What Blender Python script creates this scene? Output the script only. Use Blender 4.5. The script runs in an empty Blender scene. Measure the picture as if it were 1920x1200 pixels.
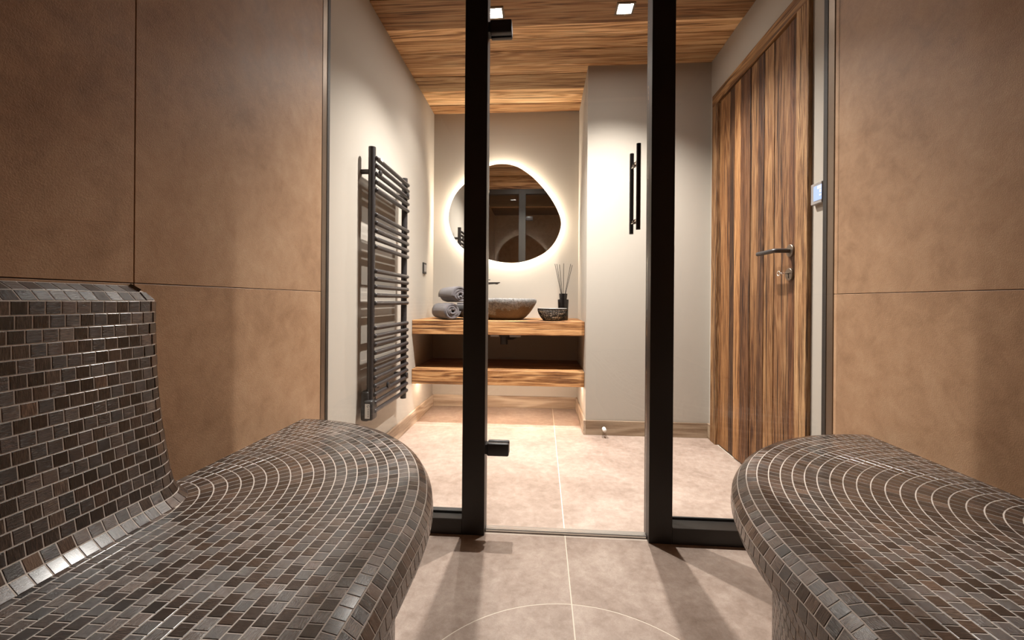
import bpy, bmesh, math, random
import numpy as np
from mathutils import Vector, Matrix, noise as mnoise

random.seed(7)
sc = bpy.context.scene
COL = sc.collection

# ------------------------------------------------------------------ camera
F, H, TH, RO, PX, PY = 800.0, 0.85, math.atan(0.07), 0.0076, 960.0, 564.6
cd = bpy.data.cameras.new('camera')
cam = bpy.data.objects.new('camera', cd)
COL.objects.link(cam)
cd.sensor_fit = 'HORIZONTAL'
cd.sensor_width = 36.0
cd.lens = F / 1920 * 36.0
cd.shift_y = -(600 - PY) / 1920
cd.clip_start = 0.02
cam.matrix_world = (Matrix.Translation((0, 0, H)) @ Matrix.Rotation(TH, 4, 'Z')
                    @ Matrix.Rotation(math.pi / 2, 4, 'X') @ Matrix.Rotation(RO, 4, 'Z'))
sc.camera = cam

# ------------------------------------------------------------------ world, view
w = bpy.data.worlds.new('world')
sc.world = w
w.use_nodes = True
w.node_tree.nodes['Background'].inputs[0].default_value = (1.0, 0.85, 0.7, 1)
w.node_tree.nodes['Background'].inputs[1].default_value = 0.0
vs = sc.view_settings
vs.view_transform = 'Standard'
vs.look = 'None'
vs.exposure = 1.25
vs.gamma = 1.0
vs.use_curve_mapping = False
sc.cycles.use_denoising = True
sc.cycles.max_bounces = 12
sc.cycles.diffuse_bounces = 6
sc.cycles.glossy_bounces = 6
sc.cycles.transparent_max_bounces = 16
sc.cycles.sample_clamp_indirect = 6.0
sc.cycles.caustics_reflective = False
sc.cycles.caustics_refractive = False

SPOT_W = 108.0                      # the two ceiling downlights
SPOT_COL = (1.0, 0.945, 0.885)
HALO_E = 60.0                      # led strip behind the mirror
HALO_COL = (1.0, 0.85, 0.68)
SHELF_E = 34.0                     # led strip under the low shelf
SHELF_COL = (1.0, 0.80, 0.62)

# ------------------------------------------------------------------ key dimensions (metres)
ZC = 2.36                          # ceilings
XL, XR, YB = -0.882, 1.055, 3.41   # wash room walls
XN, YP = 0.285, 2.765              # niche side, pier front
SL, SR, SB = -0.838, 1.046, -0.75  # steam room walls
YG = 1.57                          # glass plane


# ------------------------------------------------------------------ pixel -> ray helpers (1920x1200 frame)
def ray(x, y):
    dx, dy = x - PX, y - PY
    u = dx * math.cos(RO) + dy * math.sin(RO)
    v = -dx * math.sin(RO) + dy * math.cos(RO)
    a, b = u / F, -v / F
    c, s = math.cos(TH), math.sin(TH)
    return Vector((a * c - s, a * s + c, b))


def onx(x, y, X):
    d = ray(x, y)
    p = d * (X / d.x)
    return Vector((p.x, p.y, p.z + H))


def ony(x, y, Y):
    d = ray(x, y)
    p = d * (Y / d.y)
    return Vector((p.x, p.y, p.z + H))


def onz(x, y, Z):
    d = ray(x, y)
    p = d * ((Z - H) / d.z)
    return Vector((p.x, p.y, Z))


def proj(p):
    c, s = math.cos(TH), math.sin(TH)
    u = p[0] * c + p[1] * s
    d = -p[0] * s + p[1] * c
    if d < 0.05:
        return None
    a, b = F * u / d, -F * (p[2] - H) / d
    return (PX + a * math.cos(RO) - b * math.sin(RO), PY + a * math.sin(RO) + b * math.cos(RO))


# ------------------------------------------------------------------ materials
def new_mat(name):
    m = bpy.data.materials.new(name)
    m.use_nodes = True
    nt = m.node_tree
    return m, nt, nt.nodes['Principled BSDF'], nt.nodes['Material Output']


def nd(nt, typ, **kw):
    n = nt.nodes.new(typ)
    for k, v in kw.items():
        setattr(n, k, v)
    return n


def setin(n, **kw):
    for k, v in kw.items():
        n.inputs[k.replace('_', ' ')].default_value = v


def ramp(nt, fac, stops):
    r = nd(nt, 'ShaderNodeValToRGB')
    e = r.color_ramp.elements
    while len(e) < len(stops):
        e.new(0.5)
    for q, (p, c) in zip(e, stops):
        q.position = p
        q.color = (*c, 1) if len(c) == 3 else c
    nt.links.new(fac, r.inputs[0])
    return r.outputs[0]


def mth(nt, op, a, b=None, clamp=False):
    n = nd(nt, 'ShaderNodeMath', operation=op, use_clamp=clamp)
    for i, v in enumerate((a, b)):
        if v is None:
            continue
        if isinstance(v, (int, float)):
            n.inputs[i].default_value = v
        else:
            nt.links.new(v, n.inputs[i])
    return n.outputs[0]


def mixc(nt, fac, a, b, mode='MIX'):
    n = nd(nt, 'ShaderNodeMix', data_type='RGBA', blend_type=mode)
    for i, v in ((0, fac), (6, a), (7, b)):
        if isinstance(v, (int, float)):
            n.inputs[i].default_value = v
        elif isinstance(v, tuple):
            n.inputs[i].default_value = (*v, 1)
        else:
            nt.links.new(v, n.inputs[i])
    return n.outputs[2]


def coords(nt, kind='Object', scale=(1, 1, 1), rnd=0.0):
    t = nd(nt, 'ShaderNodeTexCoord')
    out = t.outputs[kind]
    if rnd:
        oi = nd(nt, 'ShaderNodeObjectInfo')
        sc_ = nd(nt, 'ShaderNodeVectorMath', operation='SCALE')
        sc_.inputs[0].default_value = (rnd, rnd * 0.7, rnd * 1.3)
        nt.links.new(oi.outputs['Random'], sc_.inputs['Scale'])
        ad = nd(nt, 'ShaderNodeVectorMath', operation='ADD')
        nt.links.new(out, ad.inputs[0])
        nt.links.new(sc_.outputs[0], ad.inputs[1])
        out = ad.outputs[0]
    mp = nd(nt, 'ShaderNodeMapping')
    mp.inputs['Scale'].default_value = scale
    nt.links.new(out, mp.inputs['Vector'])
    return mp.outputs[0]


def noise_tex(nt, vec, scale, detail=4.0, rough=0.55, dist=0.0):
    n = nd(nt, 'ShaderNodeTexNoise')
    setin(n, Scale=scale, Detail=detail, Roughness=rough, Distortion=dist)
    nt.links.new(vec, n.inputs['Vector'])
    return n.outputs['Fac']


def bump(nt, bsdf, height, strength=0.3, dist=0.002):
    b = nd(nt, 'ShaderNodeBump')
    setin(b, Strength=strength, Distance=dist)
    nt.links.new(height, b.inputs['Height'])
    nt.links.new(b.outputs[0], bsdf.inputs['Normal'])


def plain(name, col, rough=0.5, metal=0.0, spec=0.5, coat=0.0):
    m, nt, b, o = new_mat(name)
    b.inputs['Base Color'].default_value = (*col, 1)
    setin(b, Roughness=rough, Metallic=metal)
    b.inputs['Specular IOR Level'].default_value = spec
    b.inputs['Coat Weight'].default_value = coat
    return m


def emit(name, col, strength):
    m, nt, b, o = new_mat(name)
    e = nd(nt, 'ShaderNodeEmission')
    e.inputs[0].default_value = (*col, 1)
    e.inputs[1].default_value = strength
    nt.links.new(e.outputs[0], o.inputs[0])
    return m


def mat_plaster(name, col):
    m, nt, b, o = new_mat(name)
    v = coords(nt)
    n1 = noise_tex(nt, v, 1.3, 3)
    c = mixc(nt, n1, tuple(x * 0.96 for x in col), tuple(min(1, x * 1.03) for x in col))
    nt.links.new(c, b.inputs['Base Color'])
    setin(b, Roughness=0.85)
    b.inputs['Specular IOR Level'].default_value = 0.25
    bump(nt, b, noise_tex(nt, v, 220, 3), 0.12, 0.0006)
    return m


def mat_stoneware(name, dark, mid, light, rough=0.5, cloud=2.2, spec=0.35, bumpd=0.0012, bstr=0.35, fine=240):
    m, nt, b, o = new_mat(name)
    v = coords(nt, rnd=30)
    n1 = noise_tex(nt, v, cloud, 6, 0.6, 0.5)
    n2 = noise_tex(nt, v, cloud * 9, 8, 0.7, 0.3)
    n3 = noise_tex(nt, v, fine, 3, 0.6)
    f = mth(nt, 'ADD', mth(nt, 'MULTIPLY', n1, 0.5), mth(nt, 'MULTIPLY', n2, 0.5))
    c = ramp(nt, f, [(0.34, dark), (0.5, mid), (0.66, light)])
    c = mixc(nt, mth(nt, 'MULTIPLY', n3, 0.5), c, tuple(x * 0.55 for x in dark), 'MIX')
    nt.links.new(c, b.inputs['Base Color'])
    nt.links.new(mth(nt, 'ADD', mth(nt, 'MULTIPLY', n2, 0.25), rough - 0.12), b.inputs['Roughness'])
    b.inputs['Specular IOR Level'].default_value = spec
    bump(nt, b, mth(nt, 'ADD', n3, mth(nt, 'MULTIPLY', n2, 0.8)), bstr, bumpd)
    return m


def mat_wood(name, axis, dark, mid, light, across=9.0, ringk=34.0, rough=0.6, knots=True, bstr=0.5, ringw=0.20, weather=1.0, along=4.0, bdist=0.002):
    """reclaimed board wood, grain running along axis; the object's colour tints each board"""
    m, nt, b, o = new_mat(name)
    s = [across] * 3
    s[axis] = 1.0
    v = coords(nt, scale=tuple(s), rnd=60)
    n1 = noise_tex(nt, v, 0.9, 2.5, 0.45, 0.35)
    fld = n1
    knot = None
    if knots:
        sk = [5.0] * 3
        sk[axis] = 1.7
        vk = coords(nt, scale=tuple(sk), rnd=60)
        vo = nd(nt, 'ShaderNodeTexVoronoi')
        vo.inputs['Scale'].default_value = 1.0
        nt.links.new(vk, vo.inputs['Vector'])
        d = vo.outputs['Distance']
        mr = nd(nt, 'ShaderNodeMapRange', interpolation_type='SMOOTHSTEP')
        setin(mr, From_Min=0.0, From_Max=0.30, To_Min=0.16, To_Max=0.0)
        nt.links.new(d, mr.inputs['Value'])
        fld = mth(nt, 'ADD', n1, mr.outputs[0])
        mk = nd(nt, 'ShaderNodeMapRange', interpolation_type='SMOOTHSTEP')
        setin(mk, From_Min=0.03, From_Max=0.12, To_Min=1.0, To_Max=0.0)
        nt.links.new(d, mk.inputs['Value'])
        knot = mk.outputs[0]
    ring = mth(nt, 'SINE', mth(nt, 'MULTIPLY', fld, ringk * 2))
    ring = mth(nt, 'ADD', mth(nt, 'MULTIPLY', ring, 0.5), 0.5)
    ring = mth(nt, 'POWER', ring, 1.6)
    sf = [150.0] * 3
    sf[axis] = along
    fine = noise_tex(nt, coords(nt, scale=tuple(sf), rnd=60), 1.0, 5, 0.65)
    sb = [14.0] * 3
    sb[axis] = 1.1
    broad = noise_tex(nt, coords(nt, scale=tuple(sb), rnd=60), 1.0, 3, 0.55)
    f = mth(nt, 'ADD', mth(nt, 'MULTIPLY', ring, ringw), mth(nt, 'ADD', mth(nt, 'MULTIPLY', fine, 0.55), mth(nt, 'MULTIPLY', broad, 0.62 - ringw * 0.5)))
    c = ramp(nt, f, [(0.42, dark), (0.555, mid), (0.75, light)])
    # weathered cracks along the grain
    sc2 = [75.0] * 3
    sc2[axis] = 1.7
    cr = noise_tex(nt, coords(nt, scale=tuple(sc2), rnd=60), 1.0, 3, 0.6)
    crm = nd(nt, 'ShaderNodeMapRange', interpolation_type='SMOOTHSTEP')
    setin(crm, From_Min=0.33, From_Max=0.43, To_Min=0.8, To_Max=0.0)
    nt.links.new(cr, crm.inputs['Value'])
    c = mixc(nt, mth(nt, 'MULTIPLY', crm.outputs[0], weather), c, tuple(x * 0.35 for x in dark))
    sc3 = [58.0] * 3
    sc3[axis] = 1.3
    st3 = noise_tex(nt, coords(nt, scale=tuple(sc3), rnd=90), 1.0, 5, 0.7, 0.4)
    sm3 = nd(nt, 'ShaderNodeMapRange', interpolation_type='SMOOTHSTEP')
    setin(sm3, From_Min=0.52, From_Max=0.66, To_Min=0.0, To_Max=0.72)
    nt.links.new(st3, sm3.inputs['Value'])
    c = mixc(nt, mth(nt, 'MULTIPLY', sm3.outputs[0], weather), c, tuple(x * 0.6 for x in dark))
    if knot is not None:
        c = mixc(nt, mth(nt, 'MULTIPLY', knot, 0.8), c, tuple(x * 0.5 for x in dark))
    oi = nd(nt, 'ShaderNodeObjectInfo')
    c = mixc(nt, 1.0, c, oi.outputs['Color'], 'MULTIPLY')
    nt.links.new(c, b.inputs['Base Color'])
    setin(b, Roughness=rough)
    b.inputs['Specular IOR Level'].default_value = 0.35
    hgt = mth(nt, 'SUBTRACT', mth(nt, 'ADD', mth(nt, 'MULTIPLY', ring, 0.35), fine), crm.outputs[0])
    bump(nt, b, hgt, bstr, bdist)
    return m


def mat_mosaic():
    m, nt, b, o = new_mat('mosaic_tile')
    at = nd(nt, 'ShaderNodeAttribute', attribute_name='tint')
    sep = nd(nt, 'ShaderNodeSeparateColor')
    nt.links.new(at.outputs['Color'], sep.inputs[0])
    uv = nd(nt, 'ShaderNodeTexCoord').outputs['UV']
    mp = nd(nt, 'ShaderNodeMapping')
    mp.inputs['Scale'].default_value = (70, 900, 1)
    nt.links.new(uv, mp.inputs['Vector'])
    st = noise_tex(nt, mp.outputs[0], 1.0, 4, 0.6, 0.4)
    mp2 = nd(nt, 'ShaderNodeMapping')
    mp2.inputs['Scale'].default_value = (500, 900, 1)
    nt.links.new(uv, mp2.inputs['Vector'])
    sp = noise_tex(nt, mp2.outputs[0], 1.0, 2, 0.5)
    f = mth(nt, 'ADD', mth(nt, 'MULTIPLY', sep.outputs[0], 0.54), mth(nt, 'MULTIPLY', mth(nt, 'SUBTRACT', st, 0.5), mth(nt, 'ADD', mth(nt, 'MULTIPLY', sep.outputs[2], 1.7), 0.3)))
    f = mth(nt, 'ADD', f, 0.30)
    c = ramp(nt, f, [(0.24, (0.012, 0.008, 0.006)), (0.52, (0.044, 0.028, 0.021)), (0.78, (0.125, 0.084, 0.063)), (0.99, (0.26, 0.186, 0.140))])
    c = mixc(nt, mth(nt, 'MULTIPLY', sep.outputs[1], 0.35), c, mixc(nt, 1.0, c, (1.15, 0.72, 0.5), 'MULTIPLY'))
    nt.links.new(c, b.inputs['Base Color'])
    nt.links.new(mth(nt, 'ADD', mth(nt, 'MULTIPLY', sep.outputs[2], 0.12), 0.20), b.inputs['Roughness'])
    b.inputs['Specular IOR Level'].default_value = 0.65
    b.inputs['Coat Weight'].default_value = 0.35
    b.inputs['Coat Roughness'].default_value = 0.16
    bump(nt, b, mth(nt, 'ADD', st, mth(nt, 'MULTIPLY', sp, 0.6)), 0.7, 0.0011)
    return m


def mat_glass():
    m, nt, b, o = new_mat('clear_glass')
    nt.nodes.remove(b)
    fr = nd(nt, 'ShaderNodeFresnel')
    geo = nd(nt, 'ShaderNodeNewGeometry')          # a flat sheet: the same reflection from either face
    mr = nd(nt, 'ShaderNodeMapRange')
    setin(mr, From_Min=0.0, From_Max=1.0, To_Min=1.45, To_Max=1 / 1.45)
    nt.links.new(geo.outputs['Backfacing'], mr.inputs['Value'])
    nt.links.new(mr.outputs[0], fr.inputs['IOR'])
    tr = nd(nt, 'ShaderNodeBsdfTransparent')
    tr.inputs[0].default_value = (0.985, 0.99, 0.985, 1)
    gl = nd(nt, 'ShaderNodeBsdfGlossy')
    gl.inputs['Roughness'].default_value = 0.0
    mx = nd(nt, 'ShaderNodeMixShader')
    nt.links.new(fr.outputs[0], mx.inputs[0])
    nt.links.new(tr.outputs[0], mx.inputs[1])
    nt.links.new(gl.outputs[0], mx.inputs[2])
    nt.links.new(mx.outputs[0], o.inputs[0])
    return m


def mat_basin():
    m, nt, b, o = new_mat('river_stone')
    v = coords(nt)
    sep = nd(nt, 'ShaderNodeSeparateXYZ')
    nt.links.new(v, sep.inputs[0])
    n1 = noise_tex(nt, v, 14, 5, 0.6)
    n2 = noise_tex(nt, v, 90, 6, 0.7)
    h = mth(nt, 'ADD', sep.outputs[2], mth(nt, 'MULTIPLY', mth(nt, 'SUBTRACT', n1, 0.5), 0.20))
    h = mth(nt, 'ADD', h, mth(nt, 'MULTIPLY', sep.outputs[0], -0.22))
    mr = nd(nt, 'ShaderNodeMapRange', interpolation_type='SMOOTHSTEP')
    setin(mr, From_Min=-0.020, From_Max=-0.008)
    nt.links.new(h, mr.inputs['Value'])
    grey = ramp(nt, n2, [(0.3, (0.05, 0.046, 0.043)), (0.64, (0.34, 0.325, 0.31))])
    brown = ramp(nt, n2, [(0.3, (0.085, 0.055, 0.032)), (0.65, (0.17, 0.115, 0.068))])
    nt.links.new(mixc(nt, mr.outputs[0], brown, grey), b.inputs['Base Color'])
    setin(b, Roughness=0.6)
    bump(nt, b, mth(nt, 'MULTIPLY', n2, mth(nt, 'ADD', mr.outputs[0], 0.15)), 0.8, 0.006)
    return m


def mat_towel():
    m, nt, b, o = new_mat('terry_cloth')
    v = coords(nt)
    n = noise_tex(nt, v, 420, 3, 0.7)
    c = ramp(nt, n, [(0.3, (0.065, 0.057, 0.063)), (0.7, (0.20, 0.178, 0.19))])
    nt.links.new(c, b.inputs['Base Color'])
    setin(b, Roughness=0.95)
    b.inputs['Sheen Weight'].default_value = 0.3
    bump(nt, b, mth(nt, 'ADD', n, noise_tex(nt, v, 40, 3)), 0.9, 0.004)
    return m


M = {}
M['wall'] = mat_plaster('cream_plaster', (0.44, 0.402, 0.352))
M['steam_wall'] = mat_stoneware('brown_wall_tile', (0.38, 0.216, 0.120), (0.55, 0.338, 0.200), (0.67, 0.440, 0.275), rough=0.46, cloud=1.6, bstr=0.45, bumpd=0.0014, fine=400)
M['floor'] = mat_stoneware('taupe_floor_tile', (0.275, 0.198, 0.155), (0.44, 0.338, 0.280), (0.60, 0.49, 0.42), rough=0.5, cloud=3.2, bstr=0.3, fine=380)
M['floor_grout'] = plain('pale_grout', (0.72, 0.64, 0.54), 0.9)
M['dark_joint'] = plain('dark_joint', (0.05, 0.035, 0.025), 0.9)
M['steam_ceiling'] = mat_stoneware('dark_ceiling_plaster', (0.10, 0.06, 0.04), (0.14, 0.09, 0.06), (0.18, 0.12, 0.08), rough=0.7)
WD, WM, WL = (0.10, 0.040, 0.016), (0.34, 0.180, 0.082), (0.62, 0.400, 0.220)
M['wood_x'] = mat_wood('reclaimed_board_wood', 0, WD, WM, WL, across=14, ringk=26, weather=0.8, along=9.0, bdist=0.003)
M['ceiling_wood'] = mat_wood('pale_reclaimed_ceiling_wood', 0, (0.21, 0.098, 0.043), (0.60, 0.355, 0.178), (0.78, 0.55, 0.33), across=14, ringk=26, weather=0.75)
M['wood_z'] = mat_wood('weathered_door_wood', 2, WD, WM, WL, across=12, bstr=0.9, ringw=0.12, weather=1.15, along=11.0, bdist=0.004)
M['wood_y'] = mat_wood('door_head_wood', 1, WD, WM, WL, across=12)
M['oak_x'] = mat_wood('limed_oak', 0, (0.22, 0.15, 0.10), (0.36, 0.265, 0.19), (0.52, 0.42, 0.32), across=7, ringk=20, rough=0.6, knots=False, bstr=0.2, weather=0.25)
M['oak_y'] = mat_wood('limed_oak_lengthwise', 1, (0.22, 0.15, 0.10), (0.36, 0.265, 0.19), (0.52, 0.42, 0.32), across=7, ringk=20, rough=0.6, knots=False, bstr=0.2, weather=0.25)
M['black'] = plain('black_metal', (0.022, 0.018, 0.015), 0.45)
M['anthracite'] = plain('anthracite_enamel', (0.030, 0.027, 0.028), 0.38)
M['black_plastic'] = plain('black_plastic', (0.02, 0.018, 0.017), 0.5)
M['alu'] = plain('brushed_aluminium', (0.62, 0.60, 0.58), 0.32, 1.0)
M['bronze'] = plain('bronze_metal', (0.20, 0.155, 0.12), 0.4, 0.9)
M['chrome'] = plain('chrome', (0.85, 0.82, 0.78), 0.08, 1.0)
M['white_plastic'] = plain('white_plastic', (0.8, 0.78, 0.74), 0.4)
M['grey_plastic'] = plain('grey_plastic', (0.30, 0.28, 0.27), 0.4)
M['gasket'] = plain('black_rubber', (0.006, 0.006, 0.006), 0.6)
M['glass'] = mat_glass()
M['mirror'] = plain('mirror_silver', (0.82, 0.82, 0.80), 0.0, 1.0)
M['mosaic'] = mat_mosaic()
M['grout'] = plain('mosaic_grout', (0.64, 0.56, 0.50), 0.85)
M['halo'] = emit('warm_led', HALO_COL, HALO_E)
M['shelf_led'] = emit('warm_led_shelf', SHELF_COL, SHELF_E)
M['led'] = emit('white_led', (1.0, 0.95, 0.89), 90.0)
M['screen'] = emit('lit_screen', (0.55, 0.68, 1.0), 0.50)
M['screen_mark'] = emit('lit_screen_mark', (1.0, 1.0, 1.0), 0.75)
M['stone'] = mat_basin()
M['towel'] = mat_towel()
M['black_glass'] = plain('black_glass', (0.006, 0.005, 0.005), 0.08, 0.0, 0.6)
M['silver'] = plain('silver_lining', (0.80, 0.76, 0.70), 0.4, 0.15)
M['reed'] = plain('black_reed', (0.02, 0.017, 0.015), 0.7)
M['copper'] = plain('copper_strip', (0.55, 0.30, 0.17), 0.4, 0.6)


# ------------------------------------------------------------------ mesh helpers
def wl(o):
    v = Vector((0, 0, 0))
    while o is not None:
        v = v + o.location
        o = o.parent
    return v


def tag(o, label=None, cat=None, group=None, kind=None):
    for k, v in (('label', label), ('category', cat), ('group', group), ('kind', kind)):
        if v:
            o[k] = v
    return o


def thing(name, loc, label, cat, group=None, kind=None):
    o = bpy.data.objects.new(name, None)
    o.empty_display_size = 0.05
    COL.objects.link(o)
    o.location = loc
    return tag(o, label, cat, group, kind)


def add(name, bm, mat, parent=None, smooth=False, angle=None, tint=None, free=True):
    """link a bmesh given in world coordinates as one object, origin at its middle"""
    xs = [v.co for v in bm.verts]
    lo = Vector((min(c.x for c in xs), min(c.y for c in xs), min(c.z for c in xs)))
    hi = Vector((max(c.x for c in xs), max(c.y for c in xs), max(c.z for c in xs)))
    c = (lo + hi) / 2
    bmesh.ops.translate(bm, verts=bm.verts, vec=-c)
    me = bpy.data.meshes.new(name)
    bmesh.ops.recalc_face_normals(bm, faces=bm.faces)
    bm.to_mesh(me)
    bm.free()
    me.materials.append(mat)
    if smooth:
        me.polygons.foreach_set('use_smooth', [True] * len(me.polygons))
        if angle:
            try:
                me.set_sharp_from_angle(angle=math.radians(angle))
            except Exception:
                pass
    o = bpy.data.objects.new(name, me)
    COL.objects.link(o)
    if parent is not None:
        o.parent = parent
        o.location = c - wl(parent)
    else:
        o.location = c
    if tint:
        o.color = (*tint, 1)
    return o


def box(bm, x0, x1, y0, y1, z0, z1, bevel=0.0, seg=1):
    vs_ = [bm.verts.new((x, y, z)) for x in (x0, x1) for y in (y0, y1) for z in (z0, z1)]
    fs = []
    for q in ((0, 1, 3, 2), (4, 6, 7, 5), (0, 4, 5, 1), (2, 3, 7, 6), (0, 2, 6, 4), (1, 5, 7, 3)):
        fs.append(bm.faces.new([vs_[i] for i in q]))
    if bevel:
        ed = list({e for f in fs for e in f.edges})
        bmesh.ops.bevel(bm, geom=ed, offset=bevel, segments=seg, affect='EDGES', profile=0.5)
    return bm


def B(x0, x1, y0, y1, z0, z1, bevel=0.0, seg=1):
    return box(bmesh.new(), x0, x1, y0, y1, z0, z1, bevel, seg)


def frame_of(d):
    d = d.normalized()
    a = Vector((0, 0, 1)) if abs(d.z) < 0.9 else Vector((1, 0, 0))
    u = d.cross(a).normalized()
    return u, d.cross(u).normalized()


def tube(bm, pts, r, n=16, cap=True, round_end=False):
    """round tube along points; r a number or list"""
    pts = [Vector(p) for p in pts]
    rs = list(r) if isinstance(r, (list, tuple)) else [r] * len(pts)
    if round_end:
        d0 = (pts[0] - pts[1]).normalized()
        d1 = (pts[-1] - pts[-2]).normalized()
        a, b_ = [], []
        for t in (0.0, 0.5, 0.86):
            a.append((pts[0] + d0 * rs[0] * 0.6 * (1 - t), rs[0] * math.sqrt(max(0.02, 1 - (1 - t) ** 2))))
            b_.append((pts[-1] + d1 * rs[-1] * 0.6 * (1 - t), rs[-1] * math.sqrt(max(0.02, 1 - (1 - t) ** 2))))
        pts = [p for p, _ in a] + pts + [p for p, _ in reversed(b_)]
        rs = [q for _, q in a] + rs + [q for _, q in reversed(b_)]
    rings = []
    u = None
    for i, p in enumerate(pts):
        d = (pts[min(i + 1, len(pts) - 1)] - pts[max(i - 1, 0)]).normalized()
        if u is None:
            u, v = frame_of(d)
        else:
            u = (u - d * u.dot(d)).normalized()
            v = d.cross(u)
        rings.append([bm.verts.new(p + (u * math.cos(2 * math.pi * k / n) + v * math.sin(2 * math.pi * k / n)) * rs[i]) for k in range(n)])
    for a, b_ in zip(rings, rings[1:]):
        for k in range(n):
            bm.faces.new((a[k], a[(k + 1) % n], b_[(k + 1) % n], b_[k]))
    if cap:
        bm.faces.new(rings[0][::-1])
        bm.faces.new(rings[-1])
    return bm


def T(pts, r, n=16, **k):
    return tube(bmesh.new(), pts, r, n, **k)


def lathe(bm, prof, c, n=32, axis='Z', close=False):
    rings = []
    for r, h in prof:
        ring = []
        for k in range(n):
            a = 2 * math.pi * k / n
            p = {'Z': (r * math.cos(a), r * math.sin(a), h), 'X': (h, r * math.cos(a), r * math.sin(a)), 'Y': (r * math.cos(a), h, r * math.sin(a))}[axis]
            ring.append(bm.verts.new(Vector(c) + Vector(p)))
        rings.append(ring)
    for a, b_ in zip(rings, rings[1:]):
        for k in range(n):
            bm.faces.new((a[k], a[(k + 1) % n], b_[(k + 1) % n], b_[k]))
    bm.faces.new(rings[0])
    bm.faces.new(rings[-1])
    return bm


def prism(bm, outline, ydir, depth):
    """extrude a closed outline of Vectors along ydir by depth"""
    a = [bm.verts.new(p) for p in outline]
    b_ = [bm.verts.new(p + ydir * depth) for p in outline]
    n = len(a)
    for i in range(n):
        bm.faces.new((a[i], a[(i + 1) % n], b_[(i + 1) % n], b_[i]))
    bm.faces.new(a[::-1])
    bm.faces.new(b_)
    return bm


def catmull(pts, sub=6):
    out = []
    n = len(pts)
    for i in range(n):
        p0, p1, p2, p3 = pts[i - 1], pts[i], pts[(i + 1) % n], pts[(i + 2) % n]
        for k in range(sub):
            t = k / sub
            out.append(0.5 * ((2 * p1) + (p2 - p0) * t + (2 * p0 - 5 * p1 + 4 * p2 - p3) * t * t + (3 * p1 - p0 - 3 * p2 + p3) * t ** 3))
    return out


def struct(name, bm, mat, label, cat, parent=None, **k):
    o = add(name, bm, mat, parent, **k)
    return tag(o, label, cat, kind='structure')


# ================================================================== THE SETTING
# ---- wash room walls
struct('wall_left', B(XL - 0.12, XL, 1.57, 3.53, 0, ZC + 0.1), M['wall'], 'cream plaster wall carrying the black towel radiator', 'wall')
struct('wall_back', B(XL, XN, YB, YB + 0.12, 0, ZC + 0.1), M['wall'], 'cream plaster back wall of the basin niche behind the mirror', 'wall')
struct('wall_pier', B(XN, XR, YP, YB + 0.12, 0, ZC + 0.1), M['wall'], 'pale plastered pier between the basin niche and the wooden door', 'wall')
bm = bmesh.new()
box(bm, XR, XR + 0.12, 1.61, 1.757, 0, ZC + 0.1)
box(bm, XR, XR + 0.12, 2.707, YP, 0, ZC + 0.1)
box(bm, XR, XR + 0.12, 1.757, 2.707, 2.118, ZC + 0.1)
box(bm, XR + 0.09, XR + 0.12, 1.757, 2.707, 0, 2.118)
struct('wall_right', bm, M['wall'], 'cream plaster wall around the rustic wooden door', 'wall')

# ---- wooden ceiling: boards run from side to side
ce = struct('ceiling', B(XL - 0.05, XR + 0.05, 1.53, YB + 0.05, ZC + 0.03, ZC + 0.09), M['dark_joint'], 'ceiling of reclaimed wooden boards above the wash room', 'ceiling')
edges = [1.60, 1.79, 1.93, 2.10, 2.339, 2.453, 2.573, 2.73, 2.845, 3.038, 3.26, YB]
tints = [(0.85, 0.8, 0.75), (0.6, 0.55, 0.5), (0.9, 0.85, 0.8), (0.52, 0.44, 0.37), (1.28, 1.26, 1.18), (1.0, 0.93, 0.82), (0.78, 0.72, 0.64),
         (1.05, 1.0, 0.92), (0.68, 0.66, 0.62), (1.28, 1.24, 1.14), (0.72, 0.60, 0.48)]
for (a, b_), t in zip(zip(edges, edges[1:]), tints):
    dz = random.uniform(0.0, 0.006)
    add('plank', B(XL, XR, a + 0.0015, b_ - 0.0015, ZC + dz, ZC + 0.03, 0.0015), M['ceiling_wood'], ce, tint=t)

# ---- boards over the glass front
tr = struct('trim_1', B(SL - 0.02, SR + 0.02, 1.548, 1.58, 2.20, ZC + 0.08), M['dark_joint'], 'wooden board fascia above the glass front', 'trim')
for a, b_, t in ((2.20, 2.285, (1.0, 0.95, 0.9)), (2.285, ZC, (0.8, 0.76, 0.7))):
    add('plank', B(XL, XR, 1.58, 1.60, a + 0.001, b_ - 0.001, 0.0015), M['wood_x'], tr, tint=t)

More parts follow.
